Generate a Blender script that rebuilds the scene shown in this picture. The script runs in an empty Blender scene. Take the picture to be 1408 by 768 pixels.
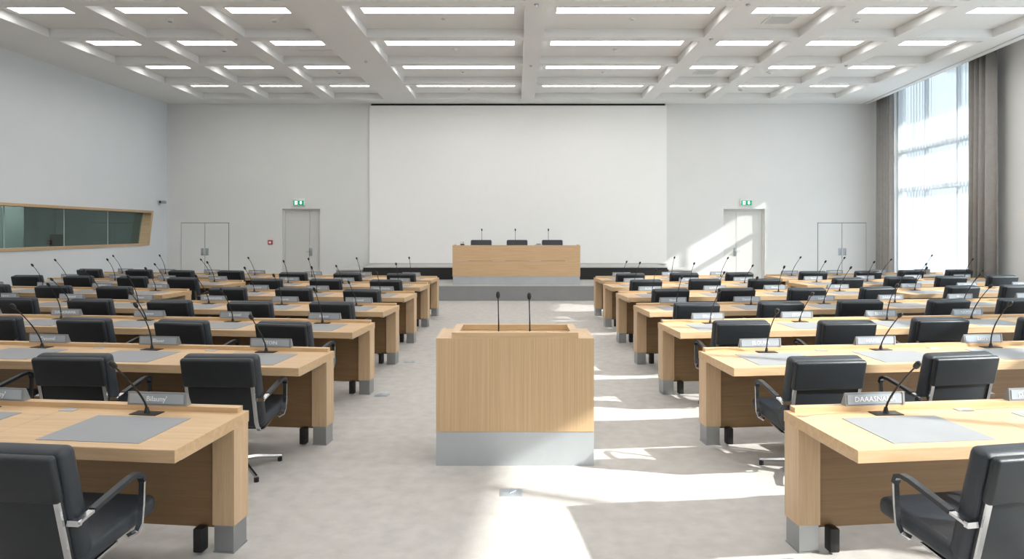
import bpy, bmesh, math, random
from mathutils import Matrix, Vector
random.seed(7)
S = bpy.context.scene
C = S.collection
PI = math.pi
H = 1.788            # eye height
F = 950.0            # focal length in pixels of the 1408 px frame
CEIL = 5.07

# ------------------------------------------------------------------ materials
def nodes(name):
    m = bpy.data.materials.new(name); m.use_nodes = True
    nt = m.node_tree
    return m, nt, nt.nodes['Principled BSDF']

def plain(name, col, rough=0.6, metal=0.0, noise=0.04, scale=8.0, bump=0.0, bscale=60.0, spec=0.5):
    m, nt, b = nodes(name)
    b.inputs['Roughness'].default_value = rough
    b.inputs['Metallic'].default_value = metal
    b.inputs['Specular IOR Level'].default_value = spec
    tc = nt.nodes.new('ShaderNodeTexCoord')
    n = nt.nodes.new('ShaderNodeTexNoise'); n.inputs['Scale'].default_value = scale; n.inputs['Detail'].default_value = 4
    nt.links.new(tc.outputs['Object'], n.inputs['Vector'])
    r = nt.nodes.new('ShaderNodeValToRGB')
    r.color_ramp.elements[0].position = 0.3; r.color_ramp.elements[1].position = 0.7
    r.color_ramp.elements[0].color = (*[c*(1-noise) for c in col], 1)
    r.color_ramp.elements[1].color = (*[min(1, c*(1+noise)) for c in col], 1)
    nt.links.new(n.outputs['Fac'], r.inputs['Fac']); nt.links.new(r.outputs['Color'], b.inputs['Base Color'])
    if bump:
        n2 = nt.nodes.new('ShaderNodeTexNoise'); n2.inputs['Scale'].default_value = bscale; n2.inputs['Detail'].default_value = 3
        nt.links.new(tc.outputs['Object'], n2.inputs['Vector'])
        bp = nt.nodes.new('ShaderNodeBump'); bp.inputs['Strength'].default_value = bump; bp.inputs['Distance'].default_value = 0.01
        nt.links.new(n2.outputs['Fac'], bp.inputs['Height']); nt.links.new(bp.outputs['Normal'], b.inputs['Normal'])
    return m

def wood(name, c1, c2, scale, rough=0.42):
    m, nt, b = nodes(name)
    b.inputs['Roughness'].default_value = rough
    tc = nt.nodes.new('ShaderNodeTexCoord'); mp = nt.nodes.new('ShaderNodeMapping')
    mp.inputs['Scale'].default_value = scale
    nt.links.new(tc.outputs['Object'], mp.inputs['Vector'])
    n = nt.nodes.new('ShaderNodeTexNoise'); n.inputs['Scale'].default_value = 3.0; n.inputs['Detail'].default_value = 8; n.inputs['Roughness'].default_value = 0.65
    n.inputs['Distortion'].default_value = 0.4
    nt.links.new(mp.outputs['Vector'], n.inputs['Vector'])
    r = nt.nodes.new('ShaderNodeValToRGB')
    r.color_ramp.elements[0].position = 0.32; r.color_ramp.elements[1].position = 0.68
    r.color_ramp.elements[0].color = (*c1, 1); r.color_ramp.elements[1].color = (*c2, 1)
    nt.links.new(n.outputs['Fac'], r.inputs['Fac']); nt.links.new(r.outputs['Color'], b.inputs['Base Color'])
    bp = nt.nodes.new('ShaderNodeBump'); bp.inputs['Strength'].default_value = 0.08; bp.inputs['Distance'].default_value = 0.002
    nt.links.new(n.outputs['Fac'], bp.inputs['Height']); nt.links.new(bp.outputs['Normal'], b.inputs['Normal'])
    return m

def emit(name, col, strength):
    m, nt, b = nodes(name)
    b.inputs['Base Color'].default_value = (*col, 1)
    b.inputs['Emission Color'].default_value = (*col, 1); b.inputs['Emission Strength'].default_value = strength
    return m

def see_through(name, col, transp, gloss_rough=0.02, gloss=0.06):
    m = bpy.data.materials.new(name); m.use_nodes = True; nt = m.node_tree; nt.nodes.clear()
    o = nt.nodes.new('ShaderNodeOutputMaterial'); t = nt.nodes.new('ShaderNodeBsdfTransparent'); g = nt.nodes.new('ShaderNodeBsdfGlossy')
    t.inputs['Color'].default_value = (*transp, 1); g.inputs['Color'].default_value = (*col, 1); g.inputs['Roughness'].default_value = gloss_rough
    mx = nt.nodes.new('ShaderNodeMixShader'); mx.inputs['Fac'].default_value = gloss
    nt.links.new(t.outputs[0], mx.inputs[1]); nt.links.new(g.outputs[0], mx.inputs[2]); nt.links.new(mx.outputs[0], o.inputs['Surface'])
    return m

def sheer_material(name):
    m = bpy.data.materials.new(name); m.use_nodes = True; nt = m.node_tree; nt.nodes.clear()
    o = nt.nodes.new('ShaderNodeOutputMaterial'); t = nt.nodes.new('ShaderNodeBsdfTransparent')
    tl = nt.nodes.new('ShaderNodeBsdfTranslucent'); d = nt.nodes.new('ShaderNodeBsdfDiffuse')
    tl.inputs['Color'].default_value = (.42, .46, .49, 1); d.inputs['Color'].default_value = (.80, .84, .88, 1)
    a = nt.nodes.new('ShaderNodeMixShader'); a.inputs['Fac'].default_value = 0.5
    nt.links.new(tl.outputs[0], a.inputs[1]); nt.links.new(d.outputs[0], a.inputs[2])
    b = nt.nodes.new('ShaderNodeMixShader'); b.inputs['Fac'].default_value = 0.58
    nt.links.new(a.outputs[0], b.inputs[1]); nt.links.new(t.outputs[0], b.inputs[2]); nt.links.new(b.outputs[0], o.inputs['Surface'])
    return m

M = dict(
    wall=plain('white_wall_paint', (.76, .765, .755), .85, noise=.012, scale=1.5),
    walll=plain('white_wall_cool_light_tint', (.73, .765, .79), .85, noise=.012, scale=1.5),  # bluish cool light on the left wall is put into this colour
    ceil=plain('ceiling_plaster', (.79, .79, .785), .9, noise=.01, scale=1.5),
    carpet=plain('pale_carpet', (.48, .458, .434), .95, noise=.085, scale=9, bump=.35, bscale=180),
    screen=plain('screen_white', (.90, .90, .89), .7, noise=.005),
    black=plain('black_plastic', (.012, .012, .013), .45, noise=.05),
    dark=plain('dark_gap', (.02, .02, .02), .9),
    leather=plain('charcoal_leather', (.014, .018, .023), .40, noise=.08, scale=14, bump=.12, bscale=220),
    navy=plain('slate_cushion', (.021, .027, .036), .46, noise=.08, scale=14, bump=.12, bscale=220),
    chrome=plain('brushed_chrome', (.62, .63, .65), .22, 1.0, noise=.03),
    steel=plain('brushed_steel', (.42, .44, .46), .38, 1.0, noise=.05, scale=5),
    plinth=plain('satin_aluminium', (.50, .53, .56), .45, .6, noise=.04, scale=4),
    pad=plain('grey_writing_pad', (.27, .28, .295), .5, noise=.03, scale=5),
    plate=plain('nameplate_aluminium', (.30, .31, .32), .38, .5, noise=.05),
    insert=plain('nameplate_insert', (.40, .44, .49), .3, .3, noise=.05),
    letter=plain('white_lettering', (.92, .93, .94), .5, noise=.01),
    stage=plain('grey_stage', (.26, .26, .265), .55, noise=.04, scale=3),
    stagetop=plain('grey_stage_top', (.50, .495, .48), .5, noise=.03, scale=3),
    door=plain('door_paint', (.66, .66, .64), .6, noise=.01),
    drape=plain('taupe_drape', (.38, .36, .345), .9, noise=.05, scale=10),
    frame=plain('window_frame_paint', (.55, .57, .59), .5, noise=.02),
    green=emit('exit_green', (.0, .32, .13), .35),
    white=emit('exit_white', (.9, 1, .93), .5),
    red=plain('red_plastic', (.45, .02, .03), .4),
    ext=plain('exterior_render', (.6, .6, .58), .9),
    booth=plain('booth_interior', (.26, .31, .31), .8, noise=.15, scale=1.2),
    boothp=plain('booth_panel', (.40, .47, .46), .7, noise=.05),
    glass=see_through('window_glass', (1, 1, 1), (.96, .98, .98)),
    bglass=see_through('booth_glass', (.9, 1, .97), (.62, .70, .68), .03, .08),
    sheer=sheer_material('sheer_voile'),
    strip=emit('light_diffuser', (1.0, .99, .965), 5.5),
    topw=wood('maple_top', (.53, .35, .19), (.65, .455, .265), (.7, 9, 9)),
    facew=wood('maple_edge', (.50, .335, .19), (.62, .44, .27), (.7, 9, 9)),
    legw=wood('maple_leg', (.54, .37, .215), (.66, .475, .30), (14, 14, .7)),
    panelw=wood('oak_modesty_panel', (.215, .125, .057), (.275, .168, .080), (.5, 9, 14)),
    lectw=wood('oak_lectern_veneer', (.50, .335, .185), (.65, .46, .275), (38, 38, .3)),
    daisw=wood('oak_dais_veneer', (.56, .37, .20), (.66, .46, .27), (.5, 9, 12)),
)

# ------------------------------------------------------------------ mesh helpers
class MB:
    def __init__(s): s.bm = bmesh.new()
    def box(s, x0, x1, y0, y1, z0, z1, bev=0, seg=2, mat=None):
        x0, x1 = sorted((x0, x1)); y0, y1 = sorted((y0, y1)); z0, z1 = sorted((z0, z1))
        r = bmesh.ops.create_cube(s.bm, size=1)
        vs = r['verts']
        for v in vs:
            v.co = Vector((x0+(v.co.x+.5)*(x1-x0), y0+(v.co.y+.5)*(y1-y0), z0+(v.co.z+.5)*(z1-z0)))
        if bev:
            es = list({e for v in vs for e in v.link_edges})
            q = bmesh.ops.bevel(s.bm, geom=es, offset=bev, segments=seg, affect='EDGES', profile=.5)
            vs = list({v for v in q['verts']} | {v for v in vs if v.is_valid})
        if mat is not None:
            for v in vs: v.co = mat @ v.co
        return s
    def prism(s, pts, a, b, axis='x'):
        def P(p, t):
            return Vector((t, p[0], p[1])) if axis == 'x' else (Vector((p[0], t, p[1])) if axis == 'y' else Vector((p[0], p[1], t)))
        A = [s.bm.verts.new(P(p, a)) for p in pts]; B = [s.bm.verts.new(P(p, b)) for p in pts]
        n = len(pts)
        s.bm.faces.new(A); s.bm.faces.new(B[::-1])
        for i in range(n):
            s.bm.faces.new((A[i], B[i], B[(i+1) % n], A[(i+1) % n]))
        return s
    def tube(s, pts, rad, n=8, flat=None):
        """tube along pts; rad a number or list; flat=(w,t): rectangular section, w along x"""
        pts = [Vector(p) for p in pts]; rings = []
        for i, p in enumerate(pts):
            d = (pts[min(i+1, len(pts)-1)] - pts[max(i-1, 0)]).normalized()
            up = Vector((1, 0, 0)) if abs(d.x) < .9 else Vector((0, 1, 0))
            u = (up - d*up.dot(d)).normalized(); w = d.cross(u)
            r = rad[i] if isinstance(rad, (list, tuple)) else rad
            ring = []
            if flat:
                for a, b in ((1, 1), (-1, 1), (-1, -1), (1, -1)):
                    ring.append(s.bm.verts.new(p + u*a*flat[0]/2 + w*b*flat[1]/2))
            else:
                for k in range(n):
                    t = 2*PI*k/n
                    ring.append(s.bm.verts.new(p + u*math.cos(t)*r + w*math.sin(t)*r))
            rings.append(ring)
        for A, B in zip(rings, rings[1:]):
            m = len(A)
            for k in range(m): s.bm.faces.new((A[k], A[(k+1) % m], B[(k+1) % m], B[k]))
        s.bm.faces.new(rings[0][::-1]); s.bm.faces.new(rings[-1])
        return s
    def build(s, name, mat, parent=None, smooth=False):
        bmesh.ops.recalc_face_normals(s.bm, faces=s.bm.faces)
        me = bpy.data.meshes.new(name); s.bm.to_mesh(me); s.bm.free()
        if smooth:
            for p in me.polygons: p.use_smooth = True
            try: me.set_sharp_from_angle(angle=math.radians(40))
            except Exception: pass
        me.materials.append(mat)
        o = bpy.data.objects.new(name, me); C.objects.link(o)
        if parent: o.parent = parent
        return o

def bx(name, mat, dims, parent=None, bev=0):
    return MB().box(*dims, bev=bev).build(name, mat, parent, smooth=bool(bev))
def empty(name, loc=(0, 0, 0), rz=0):
    o = bpy.data.objects.new(name, None); C.objects.link(o); o.location = loc; o.rotation_euler = (0, 0, rz)
    o.empty_display_size = .1
    return o
def tag(o, label=None, cat=None, group=None, kind=None):
    if label: o['label'] = label
    if cat: o['category'] = cat
    if group: o['group'] = group
    if kind: o['kind'] = kind
    return o
def struct(o, label=None, cat=None):
    return tag(o, label, cat, None, 'structure')
def copy_tree(root):
    r = root.copy(); C.objects.link(r)
    for ch in root.children:
        c = ch.copy(); C.objects.link(c); c.parent = r
        for g in ch.children:
            d = g.copy(); C.objects.link(d); d.parent = c
    return r
ORD = ['', 'first', 'second', 'third', 'fourth', 'fifth', 'sixth', 'seventh', 'eighth', 'ninth', 'tenth', 'eleventh']

# ------------------------------------------------------------------ room shell
XL = -9.6; YB = 19.0; YF = -3.2
def xr(y): return 8.2 + .1*y
floor = struct(bx('floor', M['carpet'], (XL-.2, 10.6, YF-.2, YB+.2, -.2, 0)), 'pale grey-beige carpeted floor with sun patches', 'floor')

# back wall with two recessed doorways
dl = (-6.44, -5.40); dr = (5.70, 6.84); dz = 2.19
b = MB()
for a, c in ((XL-.2, dl[0]), (dl[1], dr[0]), (dr[1], 10.6)): b.box(a, c, YB, YB+.3, 0, 5.5)
for d in (dl, dr): b.box(d[0], d[1], YB, YB+.3, dz, 5.5)
struct(b.build('wall_back', M['wall']), 'white back wall behind the stage and screen', 'wall')
# left wall with booth opening (y, z) corners
NT, FT, FB, NB = (9.0, 2.223), (18.23, 2.12), (18.02, 1.22), (9.0, 1.297)
b = MB()
b.prism([(YF, 0), (YB, 0), FB, NB], XL-.2, XL)
b.prism([NT, FT, (YB, 5.5), (YF, 5.5)], XL-.2, XL)
b.prism([(YF, 0), NB, NT, (YF, 5.5)], XL-.2, XL)
b.prism([(YB, 0), (YB, 5.5), FT, FB], XL-.2, XL)
struct(b.build('wall_left', M['walll']), 'tall white side wall with the slanted booth window', 'wall')
struct(bx('wall_rear', M['wall'], (XL-.2, 10.6, YF-.2, YF, 0, 5.5)), 'white wall facing the stage', 'wall')

# right wall, in its own frame (local y runs along the wall, local x outwards)
WR = -math.atan(.1); WO = (8.2, 0, 0)
def inwall(o): o.location = WO; o.rotation_euler = (0, 0, WR); return o
HEAD = 5.44
bays = [(-1.6, 5.75), (7.4, 12.2), (14.05, 18.45)]
b = MB(); e = YF-.4
for a, c in bays:
    b.box(0, .3, e, a, 0, 6.2); b.box(0, .3, a, c, HEAD, 6.2); b.box(0, .3, a, c, -.1, .06); e = c
b.box(0, .3, e, 19.1, 0, 6.2)
struct(inwall(b.build('wall_right', M['wall'])), 'white window wall with tall glazed bays', 'wall')
for i, (a, c) in enumerate(bays, 1):
    n = round((c-a)/1.5)
    w = struct(inwall(MB().box(.08, .2, a, a+.06, .06, HEAD).box(.08, .2, c-.06, c, .06, HEAD).box(.08, .2, a, c, .06, .14)
               .box(.08, .2, a, c, HEAD-.07, HEAD).build('window_%d' % i, M['frame'])), 'floor-to-ceiling window bay in the glazed side wall', 'window')
    t = MB()
    for z in (2.66, 3.66): t.box(.09, .19, a+.06, c-.06, z-.06, z+.06)
    t.build('transom', M['frame'], w)
    v = MB()
    for k in range(1, n):
        y = a+(c-a)*k/n; v.box(.1, .18, y-.035, y+.035, .14, HEAD-.07)
    v.build('mullion', M['frame'], w)
    MB().box(.135, .145, a+.06, c-.06, .14, HEAD-.07).build('window_pane', M['glass'], w)
struct(inwall(bx('sun_blocker', M['ext'], (.3, 2.8, 12.9, 19.6, 6.0, 6.2))), 'added unseen sun blocker outside above the far window bay', 'sun blocker')  # added out of view to block sun and lower the back wall patch

# ceiling with coffers
cols = [(-8.24, -6.9), (-6.53, -5.14), (-4.79, -3.49), (-2.64, .13), (.48, 3.31), (3.65, 4.98), (5.33, 6.68), (7.03, 8.41)]
rows = [(18.2-2.0*k-1.76, 18.2-2.0*k) for k in range(10)]       # (near, far) depth of each coffer row, first is by the stage wall
RD = .15
slot = lambda y: xr(y)-.42-.5*min(1, max(0, (9-y)/3))
b = MB(); bm = b.bm
def quad(*p): bm.faces.new([bm.verts.new(q) for q in p])
def flat(x0, x1, y0, y1, z=CEIL): quad((x0, y0, z), (x1, y0, z), (x1, y1, z), (x0, y1, z))
ys = sorted({YF, YB, 6.0, 9.0} | {v for r in rows for v in r})
for y0, y1 in zip(ys, ys[1:]):
    inrow = any(r[0]-1e-6 <= y0 < r[1]-1e-6 for r in rows)
    cc = [c for c in cols if y0 > 8.0 or c[1] < 7.0]
    x = XL
    if inrow:
        for (a, c) in cc:
            flat(x, a, y0, y1); flat(a, c, y0, y1, CEIL+RD)
            quad((a, y0, CEIL), (a, y1, CEIL), (a, y1, CEIL+RD), (a, y0, CEIL+RD)); quad((c, y0, CEIL), (c, y1, CEIL), (c, y1, CEIL+RD), (c, y0, CEIL+RD))
            for ye in (y0, y1):
                if ye not in (6.0, 9.0): quad((a, ye, CEIL), (c, ye, CEIL), (c, ye, CEIL+RD), (a, ye, CEIL+RD))
            x = c
    else:
        flat(x, 6.5, y0, y1); x = 6.5
    quad((x, y0, CEIL), (slot(y0), y0, CEIL), (slot(y1), y1, CEIL), (x, y1, CEIL))
for y0, y1 in ((YF, 6), (6, 9), (9, YB)):
    quad((slot(y0), y0, CEIL), (slot(y1), y1, CEIL), (slot(y1), y1, 5.48), (slot(y0), y0, 5.48))
    quad((slot(y0), y0, 5.48), (slot(y1), y1, 5.48), (xr(y1)+.2, y1, 5.48), (xr(y0)+.2, y0, 5.48))
ceiling = struct(b.build('ceiling', M['ceil']), 'white coffered ceiling over the hall', 'ceiling')
MB().prism([(XL-.2, YF-.2), (xr(YF)+.1, YF-.2), (xr(YB)+.1, YB+.3), (XL-.2, YB+.3)], 5.5, 5.8, 'z').build('roof_slab', M['ext'], ceiling)
struct(inwall(bx('trim_1', M['frame'], (-.60, -.57, 9.0, 18.98, CEIL-.012, CEIL))), 'thin metal curtain slot edge along the ceiling', 'trim')

def lbl_coffer(what, r, c): return '%s in the %s coffer from the booth wall, %s row from the screen' % (what, ORD[c+1], ORD[r+1])
for ri, (y0, y1) in enumerate(rows):
    for ci, (a, c) in enumerate(cols):
        if y0 < 8 and c > 7: continue
        L = empty('ceiling_light', ((a+c)/2, y0+.65, CEIL+RD-.001))
        w = (c-a)/2-.17
        tag(L, lbl_coffer('long strip light' if 3 <= ci <= 4 else 'short strip light', ri, ci), 'ceiling light', 'strip lights in the ceiling coffers')
        MB().box(-w, w, -.165, -.150, -.018, .02).box(-w, w, .150, .165, -.018, .02).box(-w-.015, -w, -.165, .165, -.018, .02).box(w, w+.015, -.165, .165, -.018, .02).build('frame', M['ceil'], L)
        bx('diffuser', M['strip'], (-w, w, -.150, .150, -.010, .02), L)

def disc(name, x, y, z, r, mat, mat2, label, cat, group, drop=.02):
    o = empty(name, (x, y, z))
    tag(o, label, cat, group)
    MB().tube([(0, 0, .002), (0, 0, -drop)], [r, r*.92], 20).build('housing', mat, o, True)
    MB().tube([(0, 0, -drop), (0, 0, -drop-.012)], [r*.55, r*.4], 16).build('centre', mat2, o, True)
    return o
for ri in range(4):
    for ci in (3, 4):
        a, c = cols[ci]
        disc('downlight', (a+c)/2+.05, rows[ri][0]+1.15, CEIL+RD, .055, M['ceil'], M['chrome'], lbl_coffer('small round downlight', ri, ci), 'downlight', 'round downlights in the coffers')
for ri, ci, q in ((3, 1, .5), (2, 1, .55), (3, 2, .55), (1, 2, .6), (3, 6, .3), (1, 6, .3), (0, 6, .3), (0, 5, .6)):
    a, c = cols[ci]
    disc('smoke_detector', a+(c-a)*q, rows[ri][0]+1.2, CEIL+RD, .07, M['ceil'], M['steel'], lbl_coffer('round smoke detector', ri, ci), 'smoke detector', 'smoke detectors in the coffers', .035)
for x, y, l in ((.30, 10.35, 'on the central ceiling beam'), (.30, 14.35, 'on the central ceiling beam nearer the screen'), (3.47, 10.35, 'on the ceiling beam window side of centre'),
                (3.47, 12.3, 'on that beam one coffer nearer the screen'), (-3.05, 14.0, 'on the widest ceiling beam'), (-4.97, 12.3, 'on the ceiling beam beside the widest one'), (6.85, 14.35, 'on the outermost ceiling beam by the window')):
    disc('ceiling_sprinkler', x, y, CEIL, .035, M['steel'], M['chrome'], 'small metal sprinkler head '+l, 'sprinkler', 'sprinkler heads on the beams')
def vent(x, y, w, d, label):
    o = empty('air_vent', (x, y, CEIL+RD)); tag(o, label, 'air vent')
    MB().box(-w/2, w/2, -d/2, d/2, -.012, .0).build('vent_frame', M['ceil'], o)
    s = MB(); n = 14
    for k in range(n):
        xx = -w/2+.03+(w-.06)*(k+.5)/n; s.box(xx-.008, xx+.008, -d/2+.03, d/2-.03, -.016, -.012)
    s.build('grille', M['frame'], o)
vent(4.45, rows[3][0]+1.2, .5, .45, 'square air vent in a ceiling coffer just window side of centre')
vent(4.3, rows[1][0]+1.2, .5, .45, 'square air vent in a ceiling coffer nearer the screen')
vent(-3.95, rows[2][0]+1.25, .8, .12, 'narrow slot air vent in a coffer beside the widest beam')

# doors in the back wall
def handle(name, parent, x, y, z=1.0, side=1):
    h = bx(name, M['steel'], (x-.045, x+.045, y-.012, y, z-.11, z+.11), parent, .004)
    MB().tube([(x, y-.012, z+.02), (x, y-.06, z+.02), (x+side*.03, y-.065, z+.02), (x+side*.11, y-.065, z+.02)], .010, 8).build('lever', M['chrome'], h, True)
def recessed(nm, d, seam, hs):
    o = struct(bx(nm, M['door'], (d[0], d[0]+.05, YB+.10, YB+.22, 0, dz)), 'pale recessed double door under an exit sign', 'door')
    MB().box(d[1]-.05, d[1], YB+.10, YB+.22, 0, dz).box(d[0]+.05, d[1]-.05, YB+.10, YB+.22, dz-.05, dz).build('door_frame', M['door'], o)
    bx('door_leaf', M['door'], (d[0]+.053, seam-.004, YB+.12, YB+.17, .01, dz-.053), o)
    bx('door_leaf', M['door'], (seam+.004, d[1]-.053, YB+.12, YB+.17, .01, dz-.053), o)
    bx('backing', M['dark'], (d[0], d[1], YB+.225, YB+.24, 0, dz), o)
    bx('door_gap', M['dark'], (seam-.004, seam+.004, YB+.15, YB+.20, .01, dz-.06), o)
    handle('handle', o, seam-.03*hs, YB+.12, 1.0, hs)
recessed('door_1', dl, -5.72, -1)
recessed('door_2', dr, 6.08, 1)
def flush(nm, x0, x1, top):
    o = struct(bx(nm, M['dark'], (x0, x1, YB-.004, YB, .01, top)), 'low flush double door with faint outline', 'door')
    m = (x0+x1)/2
    bx('door_leaf', M['wall'], (x0+.012, m-.007, YB-.016, YB-.002, .02, top-.012), o)
    bx('door_leaf', M['wall'], (m+.007, x1-.012, YB-.016, YB-.002, .02, top-.012), o)
    for s in (-1, 1):
        bx('handle', M['steel'], (m+s*.065-.04, m+s*.065+.04, YB-.028, YB-.016, .91, 1.11), o, .004)
flush('door_3', -9.22, -7.90, 1.81)
flush('door_4', 8.28, 9.62, 1.81)

# exit signs, call point, wall camera
def exit_sign(x, side):
    o = empty('exit_sign', (x, YB, 2.36))
    tag(o, 'green emergency exit sign above the recessed door on the %s side' % side, 'exit sign', 'exit signs over the back wall doors')
    bx('housing', M['wall'], (-.16, .16, -.06, 0, -.08, .11), o, .006)
    bx('sign_face', M['green'], (-.145, .145, -.066, -.058, -.07, .055), o)
    p = MB()
    # running figure and doorway, arrow
    p.box(-.105, -.030, -.069, -.065, -.055, .042); p.build('doorway_symbol', M['white'], o)
    f = MB().tube([(-.055, -.071, .025), (-.055, -.071, .012)], .010, 8).tube([(-.06, -.071, .010), (-.07, -.071, -.018)], .008, 6)
    f.tube([(-.07, -.071, -.018), (-.052, -.071, -.030), (-.058, -.071, -.05)], .005, 6).tube([(-.07, -.071, -.018), (-.09, -.071, -.04)], .005, 6).tube([(-.06, -.071, .006), (-.04, -.071, -.006)], .004, 6)
    f.build('running_figure', M['green'], o)
    a = MB().box(.04, .085, -.069, -.065, -.012, .04, mat=None)
    a.prism([(.025, -.010), (.10, -.010), (.0625, -.052)], -.069, -.065, 'y'); a.build('arrow_symbol', M['white'], o)
exit_sign((411.5-710)/50, 'booth'); exit_sign((1025.5-710)/50, 'window')
o = tag(empty('fire_call_point', ((372-710)/50, YB, 1.27)), 'small red fire call point beside the recessed door', 'call point')
bx('housing', M['red'], (-.06, .06, -.05, 0, -.06, .06), o, .006); bx('press_plate', M['letter'], (-.03, .03, -.056, -.05, -.03, .025), o)
o = tag(empty('wall_camera', (XL, 18.6, 2.36)), 'small dark wall camera on the side wall near the corner', 'camera')
MB().box(0, .03, -.04, .04, -.05, .05, .004).build('bracket', M['steel'], o)
MB().tube([(.03, 0, 0), (.08, 0, -.01)], .012, 8).build('arm', M['steel'], o); MB().box(.06, .13, -.16, .10, -.04, .04, .01).build('body', M['steel'], o, True)
MB().tube([(.095, -.16, 0), (.095, -.18, 0)], .028, 12).build('lens', M['black'], o, True)

# booth window in the left wall
def quadpts(m):     # inset outline of the opening
    return [(NT[0]+m, NT[1]-m), (FT[0]-m*1.0, FT[1]-m), (FB[0]-m*1.0, FB[1]+m), (NB[0]+m, NB[1]+m)]
w = struct(empty('window_4', (0, 0, 0)), 'long slanted wood-framed booth window with dark glass', 'window')
O_, I_ = [NT, FT, FB, NB], quadpts(.055)
I_[1] = (FT[0]-.10, FT[1]-.055); I_[2] = (FB[0]-.10, FB[1]+.055)
b = MB()
for k in range(4):
    j = (k+1) % 4
    b.prism([O_[k], O_[j], I_[j], I_[k]], XL-.22, XL+.03)
b.build('window_frame', M['facew'], w)
b = MB(); b.prism(I_, XL-.20, XL-.19); b.build('window_pane', M['bglass'], w)
b = MB()
for y, dy in ((11.2, .25), (13.2, .05), (14.95, .3), (16.55, .1)):
    zt = NT[1]-.055-(y-9)*.0111; zb = NB[1]+.055-(y-9)*.0085
    b.prism([(y-.012, zb), (y+.012, zb), (y+.012, zt), (y-.012, zt)], XL-.192, XL-.185)
b.build('glass_joint', M['boothp'], w)
b = MB(); x0, x1, y0, y1, z0, z1 = -12.6, XL-.22, 8.6, 18.9, .4, 2.9
b.box(x0-.1, x0, y0, y1, z0, z1).box(x0, x1, y0-.1, y0, z0, z1).box(x0, x1, y1, y1+.1, z0, z1).box(x0, x1, y0, y1, z0-.1, z0).box(x0, x1, y0, y1, z1, z1+.1)
struct(b.build('wall_booth', M['booth']), 'dim walls of the interpreter booth behind the glass', 'wall')
bl = tag(empty('booth_fill_light', (-11.2, 14.5, 2.88)), 'added fill light brightening the interpreter booth', 'ceiling light')  # added glowing panel to brighten the booth behind its glass
bx('frame', M['ceil'], (-.3, .3, -2.5, 2.5, -.02, .02), bl); bx('diffuser', M['strip'], (-.28, .28, -2.48, 2.48, -.03, -.02), bl)
for y, wd, xx, l in ((13.9, .55, -11.2, 'pale upright partition inside the booth beside dark desk'), (16.3, .7, -11.9, 'pale upright partition inside the booth nearer the back wall')):
    p = tag(empty('booth_partition', (xx, y, .4)), l, 'partition')
    bx('panel', M['boothp'], (-.03, .03, -wd/2, wd/2, .03, 2.4), p); bx('foot', M['steel'], (-.15, .15, -wd/2, wd/2, 0, .03), p)
for y, l in ((13.0, 'dark screen on a stand inside the booth, leftmost'), (15.8, 'dark screen on a stand inside the booth, rightmost')):
    p = tag(empty('monitor', (-10.5, y, 1.12)), l, 'monitor')
    bx('stand', M['black'], (-.08, .08, -.1, .1, 0, .02), p); bx('neck', M['black'], (-.015, .015, -.02, .02, .02, .15), p); bx('screen', M['black'], (-.015, .015, -.24, .24, .12, .42), p, .005)
p = tag(empty('booth_counter', (-10.5, 13.9, .402)), 'dark counter running inside the booth', 'counter')
bx('worktop', M['panelw'], (-.35, .35, -4.8, 4.2, .68, .718), p)
for y in (-4.6, 0, 4.0): bx('leg', M['black'], (-.3, .3, y-.03, y+.03, 0, .68), p)

# ------------------------------------------------------------------ screen, stage
o = tag(empty('projection_screen', (.05, YB, 0)), 'large white projection screen panel behind the stage', 'screen')
bx('screen_surface', M['screen'], (-4.07, 4.07, -.07, -.0, .70, 5.015), o)
bx('top_gap', M['dark'], (-4.03, 4.03, -.05, -.0, 5.015, 5.068), o)
bx('bottom_rail', M['stagetop'], (-4.07, 4.07, -.08, -.0, .675, .70), o)
o = tag(empty('stage', (0, 16.0, 0)), 'low grey stage platform under the presiding bench', 'stage')
bx('riser', M['stage'], (-3.88, 3.88, 0, 1.67, 0, .335), o); bx('stage_top', M['stagetop'], (-3.885, 3.885, -.01, 1.675, .335, .355), o)
o = tag(empty('rear_platform', (0, 17.7, 0)), 'raised rear platform with black riser below the screen', 'platform')
bx('riser', M['black'], (-3.92, 3.87, 0, 1.2, 0, .655), o)
MB().box(-3.92, -1.0, -.02, 1.2, .655, .68).box(-.99, 1.9, -.02, 1.2, .655, .68).box(1.91, 3.87, -.02, 1.2, .655, .68).build('platform_top', M['stagetop'], o)
for x0, x1, s in ((-4.62, -3.94, 'booth'), (3.89, 4.50, 'window')):
    o = tag(empty('side_step', ((x0+x1)/2, 17.7, 0)), 'low grey step at the %s end of the rear platform' % s, 'step', 'grey side steps by the platform')
    w_ = (x1-x0)/2-.005
    bx('body', M['stage'], (-w_, w_, 0, .9, 0, .58), o); bx('tread', M['stagetop'], (-w_, w_, -.03, .9, .58, .61), o)

# presiding bench
BX0, BX1 = (622-710)/59., (798-710)/59.; BY = 16.12; SZ = .355
o = tag(empty('presiding_bench', ((BX0+BX1)/2, BY, SZ)), 'wide light wood presiding bench with metal plinth on the stage', 'bench')
hw = (BX1-BX0)/2
bx('plinth', M['plinth'], (-hw+.01, hw-.01, .01, .6, 0, .2), o)
bx('front_panel', M['daisw'], (-hw, hw, 0, .03, .2, .56), o); bx('front_panel', M['daisw'], (-hw, hw, 0, .03, .565, .925), o)
bx('end_panel', M['daisw'], (-hw, -hw+.03, .03, .65, .2, .925), o); bx('end_panel', M['daisw'], (hw-.03, hw, .03, .65, .2, .925), o)
bx('worktop', M['topw'], (-hw+.03, hw-.03, .03, .7, .74, .78), o)
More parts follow.
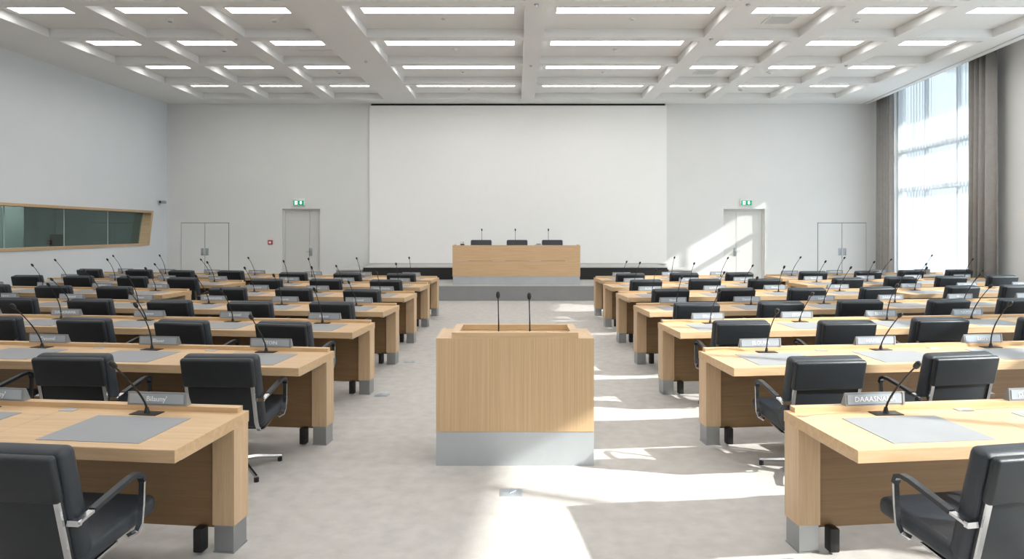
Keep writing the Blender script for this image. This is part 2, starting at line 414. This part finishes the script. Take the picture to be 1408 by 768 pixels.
# small things on the bench: they stand on the worktop, heads show over the front panel
TZ = SZ+.78
o = tag(empty('pen_cup', (BX0+.22, BY+.13, TZ+.002)), 'small dark cup with pens on the presiding bench', 'cup')
MB().tube([(0, 0, 0), (0, 0, .17)], [.04, .05], 14).build('cup', M['black'], o, True)
for dx, dy in ((-.02, .01), (.02, 0), (.01, -.02)): MB().tube([(dx*.5, dy, .10), (dx*1.6, dy, .225)], .006, 6).build('pen', M['steel'], o)
o = tag(empty('papers', (BX0+2.02, BY+.25, TZ+.001)), 'small pile of papers and cards on the presiding bench', 'papers')
bx('stack', M['insert'], (-.09, .09, -.08, .08, 0, .15), o); bx('card', M['pad'], (-.05, .05, -.06, .06, .15, .175), o)

# ------------------------------------------------------------------ chair
def make_chair():
    r = empty('conference_chair')
    ang = math.radians(13.5)
    T = Matrix.Translation((0, -.185, .41)) @ Matrix.Rotation(ang, 4, 'X')      # local z runs up the back, -y is the rear
    MB().box(-.26, .26, -.02, .075, -.02, .49, .034, 4, T).build('backrest', M['navy'], r, True)
    MB().box(-.250, .250, -.062, -.018, .285, .492, .02, 4, T).build('head_panel', M['leather'], r, True)
    MB().box(-.238, .238, -.040, -.015, -.01, .30, .008, 2, T).build('back_panel', M['leather'], r, True)
    Ts = Matrix.Translation((0, .06, .425)) @ Matrix.Rotation(math.radians(5), 4, 'X')
    MB().box(-.26, .26, -.24, .25, -.045, .045, .036, 4, Ts).build('seat', M['navy'], r, True)
    MB().box(-.20, .20, -.20, .20, -.062, -.042, .006, 2, Ts).build('seat_pan', M['black'], r, True)
    for s in (-1, 1):
        pts = []
        for t in (.30, .20, .10, .02):
            v = T @ Vector((s*.228, -.044, t)); pts.append(v)
        pts += [Vector((s*.228, -.205, .375)), Vector((s*.228, -.18, .352)), Vector((s*.228, -.14, .345)), Vector((s*.205, .08, .355))]
        MB().tube(pts, 0, flat=(.024, .010)).build('support_strap', M['chrome'], r)
        x = s*.285
        p = [(x, -.255, .585), (x, -.235, .591), (x, -.12, .612), (x, .06, .648), (x, .105, .650), (x, .135, .637), (x, .150, .605), (x, .145, .50), (x, .135, .42), (x-s*.006, .120, .388), (x-s*.03, .09, .375)]
        a = MB().tube(p, 0, flat=(.026, .012)).build('armrest', M['chrome'], r)
        MB().tube([(x, -.17, .603), (x, -.12, .615), (x, .06, .650), (x, .108, .652), (x, .140, .639), (x, .152, .605)], 0, flat=(.031, .020)).build('arm_pad', M['leather'], a)
        MB().box(x-s*.06, x+s*.008, -.262, -.240, .573, .597).build('arm_joint', M['chrome'], a)
    MB().tube([(0, .02, .10), (0, .02, .24), (0, .02, .24), (0, .02, .385)], [.030, .030, .018, .018], 14).build('column', M['chrome'], r, True)
    bx('tilt_mechanism', M['black'], (-.07, .07, -.08, .12, .335, .372), r, .008)
    b_ = MB()
    for k in range(4):
        t = PI/4+k*PI/2; d = Vector((math.cos(t), math.sin(t), 0))
        b_.tube([Vector((0, .02, .085)), Vector((0, .02, .075))+d*.12, Vector((0, .02, .035))+d*.31], [.020, .017, .012], 6)
    b_.tube([(0, .02, .05), (0, .02, .11)], .040, 14)
    base = b_.build('base', M['chrome'], r, True)
    for k in range(4):
        t = PI/4+k*PI/2
        MB().tube([(math.cos(t)*.30, .02+math.sin(t)*.30, 0), (math.cos(t)*.30, .02+math.sin(t)*.30, .030)], .018, 8).build('glide', M['black'], base)
    return r

def make_mic(lean, ht, bend):
    r = empty('gooseneck_microphone')
    bx('base_plate', M['black'], (-.08, .08, -.04, .04, 0, .004), r, .001)
    MB().tube([(0, 0, .004), (0, 0, .035)], [.016, .009], 10).build('socket', M['black'], r, True)
    pts = []
    for k in range(9):
        t = k/8; pts.append((0, -lean*t**bend, .03+(ht-.03)*(t if bend > 1 else t)))
    MB().tube(pts, [.0055]*5+[.0042]*4, 8).build('gooseneck', M['black'], r, True)
    d = (Vector(pts[-1])-Vector(pts[-2])).normalized(); e = Vector(pts[-1])
    MB().tube([e, e+d*.008, e+d*.02, e+d*.042, e+d*.054, e+d*.060], [.006, .012, .0155, .0155, .012, .004], 12).build('foam_head', M['black'], r, True)
    return r

def text_mesh(t, size):
    cu = bpy.data.curves.new('lettering', 'FONT'); cu.body = t; cu.size = size; cu.align_x = 'CENTER'; cu.align_y = 'CENTER'; cu.extrude = .0008; cu.resolution_u = 2
    ob = bpy.data.objects.new('lettering', cu); C.objects.link(ob)
    dg = bpy.context.evaluated_depsgraph_get(); me = bpy.data.meshes.new_from_object(ob.evaluated_get(dg))
    bpy.data.objects.remove(ob); bpy.data.curves.remove(cu)
    me.materials.clear(); me.materials.append(M['letter']); return me

def make_plate():
    r = empty('nameplate_holder')
    MB().prism([(.022, 0), (-.026, 0), (-.020, .072), (-.012, .072)], -.178, .178).build('holder', M['plate'], r)
    T = Matrix.Translation((0, -.0262, 0)) @ Matrix.Rotation(math.radians(-4.8), 4, 'X')
    MB().box(-.166, .160, -.0035, .001, .010, .062, 0, 2, T).build('name_panel', M['insert'], r)
    MB().box(.163, .176, -.006, .001, .002, .070, 0, 2, T).build('end_cap', M['plate'], r)
    return r

CH = make_chair()
MICS = [make_mic(.20, .34, 1.6), make_mic(.235, .30, 1.3), make_mic(.17, .37, 1.9), make_mic(.25, .36, 1.4)]
PL = make_plate()
TX = [text_mesh(t, .041) for t in ("Bilauny'", "DAAASNAMA", "ETOIN", "Blauer", "ELOUVA", "Danovel", "NAMIBAU", "Lauren")]
used = set()
def take(proto):
    if proto.name in used: return copy_tree(proto)
    used.add(proto.name); return proto

# ------------------------------------------------------------------ desk rows
TH = .735      # worktop surface
def inview(x, y, m=70): return y > .6 and -m < 710+F*x/y < 1408+m
ncount = [0]
def desk_row(x0, y0, sg, n, deg, rowtxt, side, wing=False, chairs=True):
    L = 1.05+(n-1)*1.0
    th = math.radians(deg)*sg
    o = empty('conference_desk', (x0, y0, 0), th)
    tag(o, 'long light wood %sdesk, %s row from the stage, %s side' % ('outer wing ' if wing else '', rowtxt, side), 'desk', 'rows of conference desks')
    X = lambda u: sg*u
    t = MB()
    prev = 0
    for k in range(n):                                  # worktop sections with hairline seams
        nx = 1.05+k
        t.box(X(prev+(.0015 if k else 0)), X(nx-(.0015 if k < n-1 else 0)), -.69, 0, TH-.06, TH); prev = nx
    t.build('worktop', M['topw'], o)
    bx('edge_band', M['facew'], (X(.0), X(L), -.694, -.690, TH-.06, TH-.0015), o)
    bx('back_rail', M['topw'], (X(.035), X(L-.035), -.058, -.002, TH, TH+.028), o)
    lw = .24 if wing else .13
    for a in ((0, lw), (L-.13, L)):
        l = bx('leg', M['legw'], (X(a[0]+.003), X(a[1]-.003), -.155, -.003, .15, TH-.06), o)
        f = bx('metal_foot', M['steel'], (X(a[0]+.010), X(a[1]-.010), -.149, -.009, .006, .15), l)
        bx('foot_glide', M['steel'], (X(a[0]+.006), X(a[1]-.006), -.153, -.005, 0, .008), l)
    bx('modesty_panel', M['panelw'], (X(lw), X(L-.13), -.135, -.115, .13, TH-.075), o)
    bx('support_rail', M['black'], (X(.12), X(L-.1), -.46, -.42, TH-.085, TH-.06), o)
    bx('cross_rail', M['steel'], (X(.04), X(.07), -.58, -.15, TH-.085, TH-.06), o)
    bx('junction_box', M['black'], (X(.40), X(.50), -.44, -.34, TH-.10, TH-.06), o, .01)
    c = bx('cable_box', M['black'], (X(lw+.03), X(lw+.085), -.20, -.135, .015, .145), o, .008)
    for k in range(n):
        u = .53+k
        cx, cy = x0+math.cos(th)*X(u), y0+math.sin(th)*X(u)
        vis = inview(cx, cy-.6, 60)
        if not (vis or inview(cx, cy, 60)): 
            if not inview(cx, cy, 260): continue
        bx('writing_pad', M['pad'], (X(u-.30), X(u+.24), -.62, -.19, TH-.001, TH+.0025), o)
        if k < n-1: bx('socket_plate', M['plinth'], (X(u+.44), X(u+.53), -.13, -.075, TH, TH+.004), o, .0015)
        if not vis and not inview(cx, cy, 60): continue
        def P(uu, v): return (x0+math.cos(th)*X(uu)-math.sin(th)*v, y0+math.sin(th)*X(uu)+math.cos(th)*v)
        pos = ('nearest the aisle' if k == 0 else '%s from the aisle' % ORD[k+1]) if not wing else ('at inner end' if k == 0 else '%s from inner end' % ORD[k+1])
        where = '%s %srow from stage, %s side' % (rowtxt, 'outer ' if wing else '', side)
        ncount[0] += 1
        # microphone
        m = take(MICS[ncount[0] % 4 if not (rowtxt == 'seventh') else 1]); px, py = P(u-.0, -.125)
        m.location = (px, py, TH+.001); m.rotation_euler = (0, 0, th+random.uniform(-.12, .12))
        tag(m, 'gooseneck microphone %s, %s' % (pos, where), 'microphone', 'gooseneck microphones on the desks')
        # nameplate
        p = take(PL); px, py = P(u+random.uniform(-.02, .02), -.031)
        p.location = (px, py, TH+.028); p.rotation_euler = (0, 0, th)
        tag(p, 'metal nameplate %s, %s' % (pos, where), 'nameplate', 'nameplate holders on the desks')
        ti = {('seventh', 'booth'): 0, ('seventh', 'window'): 1, ('sixth', 'booth'): (2, 3)[k] if k < 2 else 5, ('sixth', 'window'): (4, 6)[k] if k < 2 else 7}.get((rowtxt, side), (k+ncount[0]) % 8)
        tx = next((ch for ch in p.children if ch.name.startswith('lettering')), None)
        if tx is None:
            tx = bpy.data.objects.new('lettering', TX[ti]); C.objects.link(tx); tx.parent = p
        tx.data = TX[ti]
        tx.location = (0, -.0282, .036); tx.rotation_euler = (math.radians(90-4.8), 0, 0)
        # chair
        if chairs:
            v = -.83 + random.uniform(-.05, .05)
            if rowtxt == 'seventh': v = -.89
            px, py = P(u - .09 + random.uniform(-.03, .03), v)
            if inview(px, py-.25, 70):
                c = take(CH); c.location = (px, py, 0); c.rotation_euler = (0, 0, th+random.uniform(-.10, .10))
                tag(c, 'charcoal armchair %s, %s' % (pos, where), 'chair', 'charcoal armchairs at the desk rows')

D = [3.895, 5.72, 7.365, 8.91, 10.48, 12.06, 13.48]
NL = [3, 4, 5, 6, 3, 3, 3]; NR = [3, 4, 5, 6, 4, 3, 3]
for i in range(7):
    rt = ORD[7-i]
    desk_row(-1.508, D[i], -1, NL[i], 6.4, rt, 'booth')
    desk_row(1.508, D[i], 1, NR[i], 6.4, rt, 'window')
for (x, y, n, i) in ((-5.1, 10.85, 4, 3), (-4.9, 12.5, 4, 2), (-4.78, 14.1, 4, 1)): desk_row(x, y, -1, n, 9, ORD[i], 'booth', True)
for (x, y, n, i) in ((5.75, 10.95, 3, 3), (4.85, 12.45, 4, 2), (5.0, 13.95, 4, 1)): desk_row(x, y, 1, n, 9, ORD[i], 'window', True)

# presiding bench chairs and microphones
for k, (px, l) in enumerate(((661, 'booth end of the presiding bench'), (711, 'middle of the presiding bench'), (760, 'window end of the presiding bench'))):
    c = take(CH); c.location = ((px-710)/F*17.05, 17.02, SZ); c.rotation_euler = (0, 0, PI); c.scale = (1, 1, 1.14)
    tag(c, 'high charcoal armchair behind the %s' % l, 'chair', 'armchairs behind the presiding bench')
stem = None
for px, l in ((662.5, 'booth end of the presiding bench'), (708.5, 'middle of the presiding bench'), (754, 'window end of the presiding bench')):
    m = make_mic(.01, .47, 1.2) if stem is None else copy_tree(stem)
    stem = stem or m
    m.location = ((px-710)/F*16.45, BY+.33, TZ+.001); m.rotation_euler = (0, 0, 0)
    tag(m, 'thin upright black microphone at the %s' % l, 'microphone', 'microphones on the presiding bench')

# ------------------------------------------------------------------ lectern
o = tag(empty('lectern', (-.01, 5.10, 0)), 'broad light oak lectern with brushed metal plinth in the centre aisle', 'lectern')
bx('plinth', M['plinth'], (-.583, .583, .004, .496, 0, .25), o)
bx('front_panel', M['lectw'], (-.583, .583, 0, .03, .252, .94), o)
bx('side_panel', M['lectw'], (-.583, -.553, .03, .5, .252, .94), o); bx('side_panel', M['lectw'], (.553, .583, .03, .5, .252, .94), o)
bx('back_panel', M['lectw'], (-.553, .553, .47, .5, .252, .94), o)
bx('lectern_top', M['topw'], (-.553, .553, .03, .47, .90, .939), o)
fr = MB(); a, c, zt = .468, .412, .983
fr.prism([(-a, 0), (a, 0), (c, .06), (-c, .06)], .9405, zt, 'z').prism([(-a, .455), (-c, .40), (c, .40), (a, .455)], .9405, zt, 'z')
fr.prism([(-a, 0), (-c, .06), (-c, .40), (-a, .455)], .9405, zt, 'z').prism([(a, 0), (a, .455), (c, .40), (c, .06)], .9405, zt, 'z')
fr.build('raised_frame', M['topw'], o)
for x, hh, l in ((-.125, .285, 'booth side'), (.112, .275, 'window side')):
    m = empty('lectern_microphone', (-.01+x, 5.10+.16, .940))
    tag(m, 'thin black upright microphone on the lectern, %s' % l, 'microphone', 'lectern microphones')
    MB().tube([(0, 0, 0), (0, 0, .010)], [.022, .020], 12).build('base', M['black'], m, True)
    MB().tube([(0, 0, .01), (0, 0, .10), (-.002, 0, hh*.6), (-.004, -.002, hh)], [.006, .005, .004, .0045], 8).build('stem', M['black'], m, True)
    MB().tube([(-.004, -.002, hh-.006), (-.004, -.002, hh+.004), (-.004, -.002, hh+.018), (-.004, -.002, hh+.036), (-.004, -.002, hh+.046)], [.008, .014, .016, .014, .006], 12).build('foam_head', M['black'], m, True)

# floor boxes
for x, y, w_, l in ((703, 677, .15, 'metal floor box in the sunlit carpet before the lectern'), (525, 543, .14, 'metal floor box in the aisle beside the booth side desks'), (563, 497, .14, 'metal floor box in the aisle two rows nearer the stage')):
    dd = F*H/(y-307); o = tag(empty('floor_box', ((x-710)/F*dd, dd, 0)), l, 'floor box', 'metal floor boxes')
    bx('rim', M['plinth'], (-w_/2, w_/2, -.065, .065, 0, .003), o); bx('cover', M['insert'], (-w_/2+.008, w_/2-.008, -.057, .057, .003, .005), o)
    MB().tube([(-.01, -.02, .006), (.03, .02, .006)], .004, 6).build('lift_handle', M['chrome'], o)

# ------------------------------------------------------------------ curtains (in the window wall's frame)
def pleats(name, y0, y1, x, amp, per, mat, z0=.015, z1=5.35, jitter=.25, thick=.006):
    bm = bmesh.new(); n = int((y1-y0)/per*10); A = []; B = []
    ph = 0
    for i in range(n+1):
        y = y0+(y1-y0)*i/n
        ph += (y1-y0)/n/per*2*PI*(1+jitter*math.sin(y*3.1)+jitter*.6*math.sin(y*7.7+1))
        am = amp*(1+.35*math.sin(y*2.3+.5))
        A.append(bm.verts.new((x+am*math.sin(ph)*1.15, y, z0))); B.append(bm.verts.new((x+am*.8*math.sin(ph+.15), y, z1)))
    for i in range(n): bm.faces.new((A[i], A[i+1], B[i+1], B[i]))
    me = bpy.data.meshes.new(name); bm.to_mesh(me); bm.free(); me.materials.append(mat)
    for p in me.polygons: p.use_smooth = True
    o = bpy.data.objects.new(name, me); C.objects.link(o)
    if thick:
        md = o.modifiers.new('t', 'SOLIDIFY'); md.thickness = thick
    return inwall(o)
tag(pleats('curtain', 17.93, 18.86, -.25, .075, .165, M['drape']), 'taupe floor-length drape in the back corner beside the window', 'curtain', 'taupe drapes')
tag(pleats('curtain', 13.45, 14.32, -.25, .075, .165, M['drape']), 'taupe floor-length drape at the near edge of the window', 'curtain', 'taupe drapes')
tag(pleats('sheer_curtain', 14.2, 18.0, -.10, .028, .17, M['sheer'], thick=0), 'white sheer curtain covering the tall window', 'sheer curtain')
tag(pleats('sheer_curtain', 7.3, 12.3, -.10, .028, .17, M['sheer'], thick=0), 'white sheer curtain over the next window bay, beyond the near drape', 'sheer curtain')

# ------------------------------------------------------------------ light
sd = Vector((-1, .39, -.62)).normalized()
sl = bpy.data.lights.new('sun', 'SUN'); sl.energy = 6.3; sl.angle = math.radians(.7); sl.color = (1.0, .965, .91)
so = bpy.data.objects.new('sun', sl); C.objects.link(so); so.rotation_euler = sd.to_track_quat('-Z', 'Y').to_euler(); so.location = (20, 0, 12)
wd = bpy.data.worlds.new('sky'); S.world = wd; wd.use_nodes = True
bg = wd.node_tree.nodes['Background']; bg.inputs['Color'].default_value = (.78, .89, 1.0, 1); bg.inputs['Strength'].default_value = 1.0
wn = wd.node_tree; tc_ = wn.nodes.new('ShaderNodeTexCoord'); sx = wn.nodes.new('ShaderNodeSeparateXYZ'); rp = wn.nodes.new('ShaderNodeMapRange')
rp.inputs['From Min'].default_value = .22; rp.inputs['From Max'].default_value = .60; rp.inputs['To Min'].default_value = .95; rp.inputs['To Max'].default_value = 4.3
wn.links.new(tc_.outputs['Generated'], sx.inputs[0]); wn.links.new(sx.outputs['Z'], rp.inputs['Value']); wn.links.new(rp.outputs['Result'], bg.inputs['Strength'])
for i, (a, c) in enumerate(bays):
    pl = bpy.data.lights.new('window_portal', 'AREA'); pl.shape = 'RECTANGLE'; pl.size = c-a; pl.size_y = HEAD
    pl.cycles.is_portal = True
    po = bpy.data.objects.new('window_portal', pl); C.objects.link(po)
    w_ = Matrix.Translation(WO) @ Matrix.Rotation(WR, 4, 'Z')
    loc = w_ @ Vector((.25, (a+c)/2, HEAD/2)); dirn = w_.to_3x3() @ Vector((-1, 0, 0))
    po.location = loc; po.rotation_euler = dirn.to_track_quat('-Z', 'Y').to_euler()

# ------------------------------------------------------------------ camera
cd = bpy.data.cameras.new('camera'); cam = bpy.data.objects.new('camera', cd); C.objects.link(cam)
cam.location = (0, 0, H); cam.rotation_euler = (PI/2, 0, 0)
cd.sensor_width = 36; cd.lens = F/1408*36; cd.shift_x = -6/1408; cd.shift_y = -77/1408; cd.clip_start = .05
S.camera = cam
S.view_settings.view_transform = 'Standard'; S.view_settings.look = 'None'; S.view_settings.gamma = 1; S.view_settings.use_curve_mapping = False
S.view_settings.exposure = 0.90
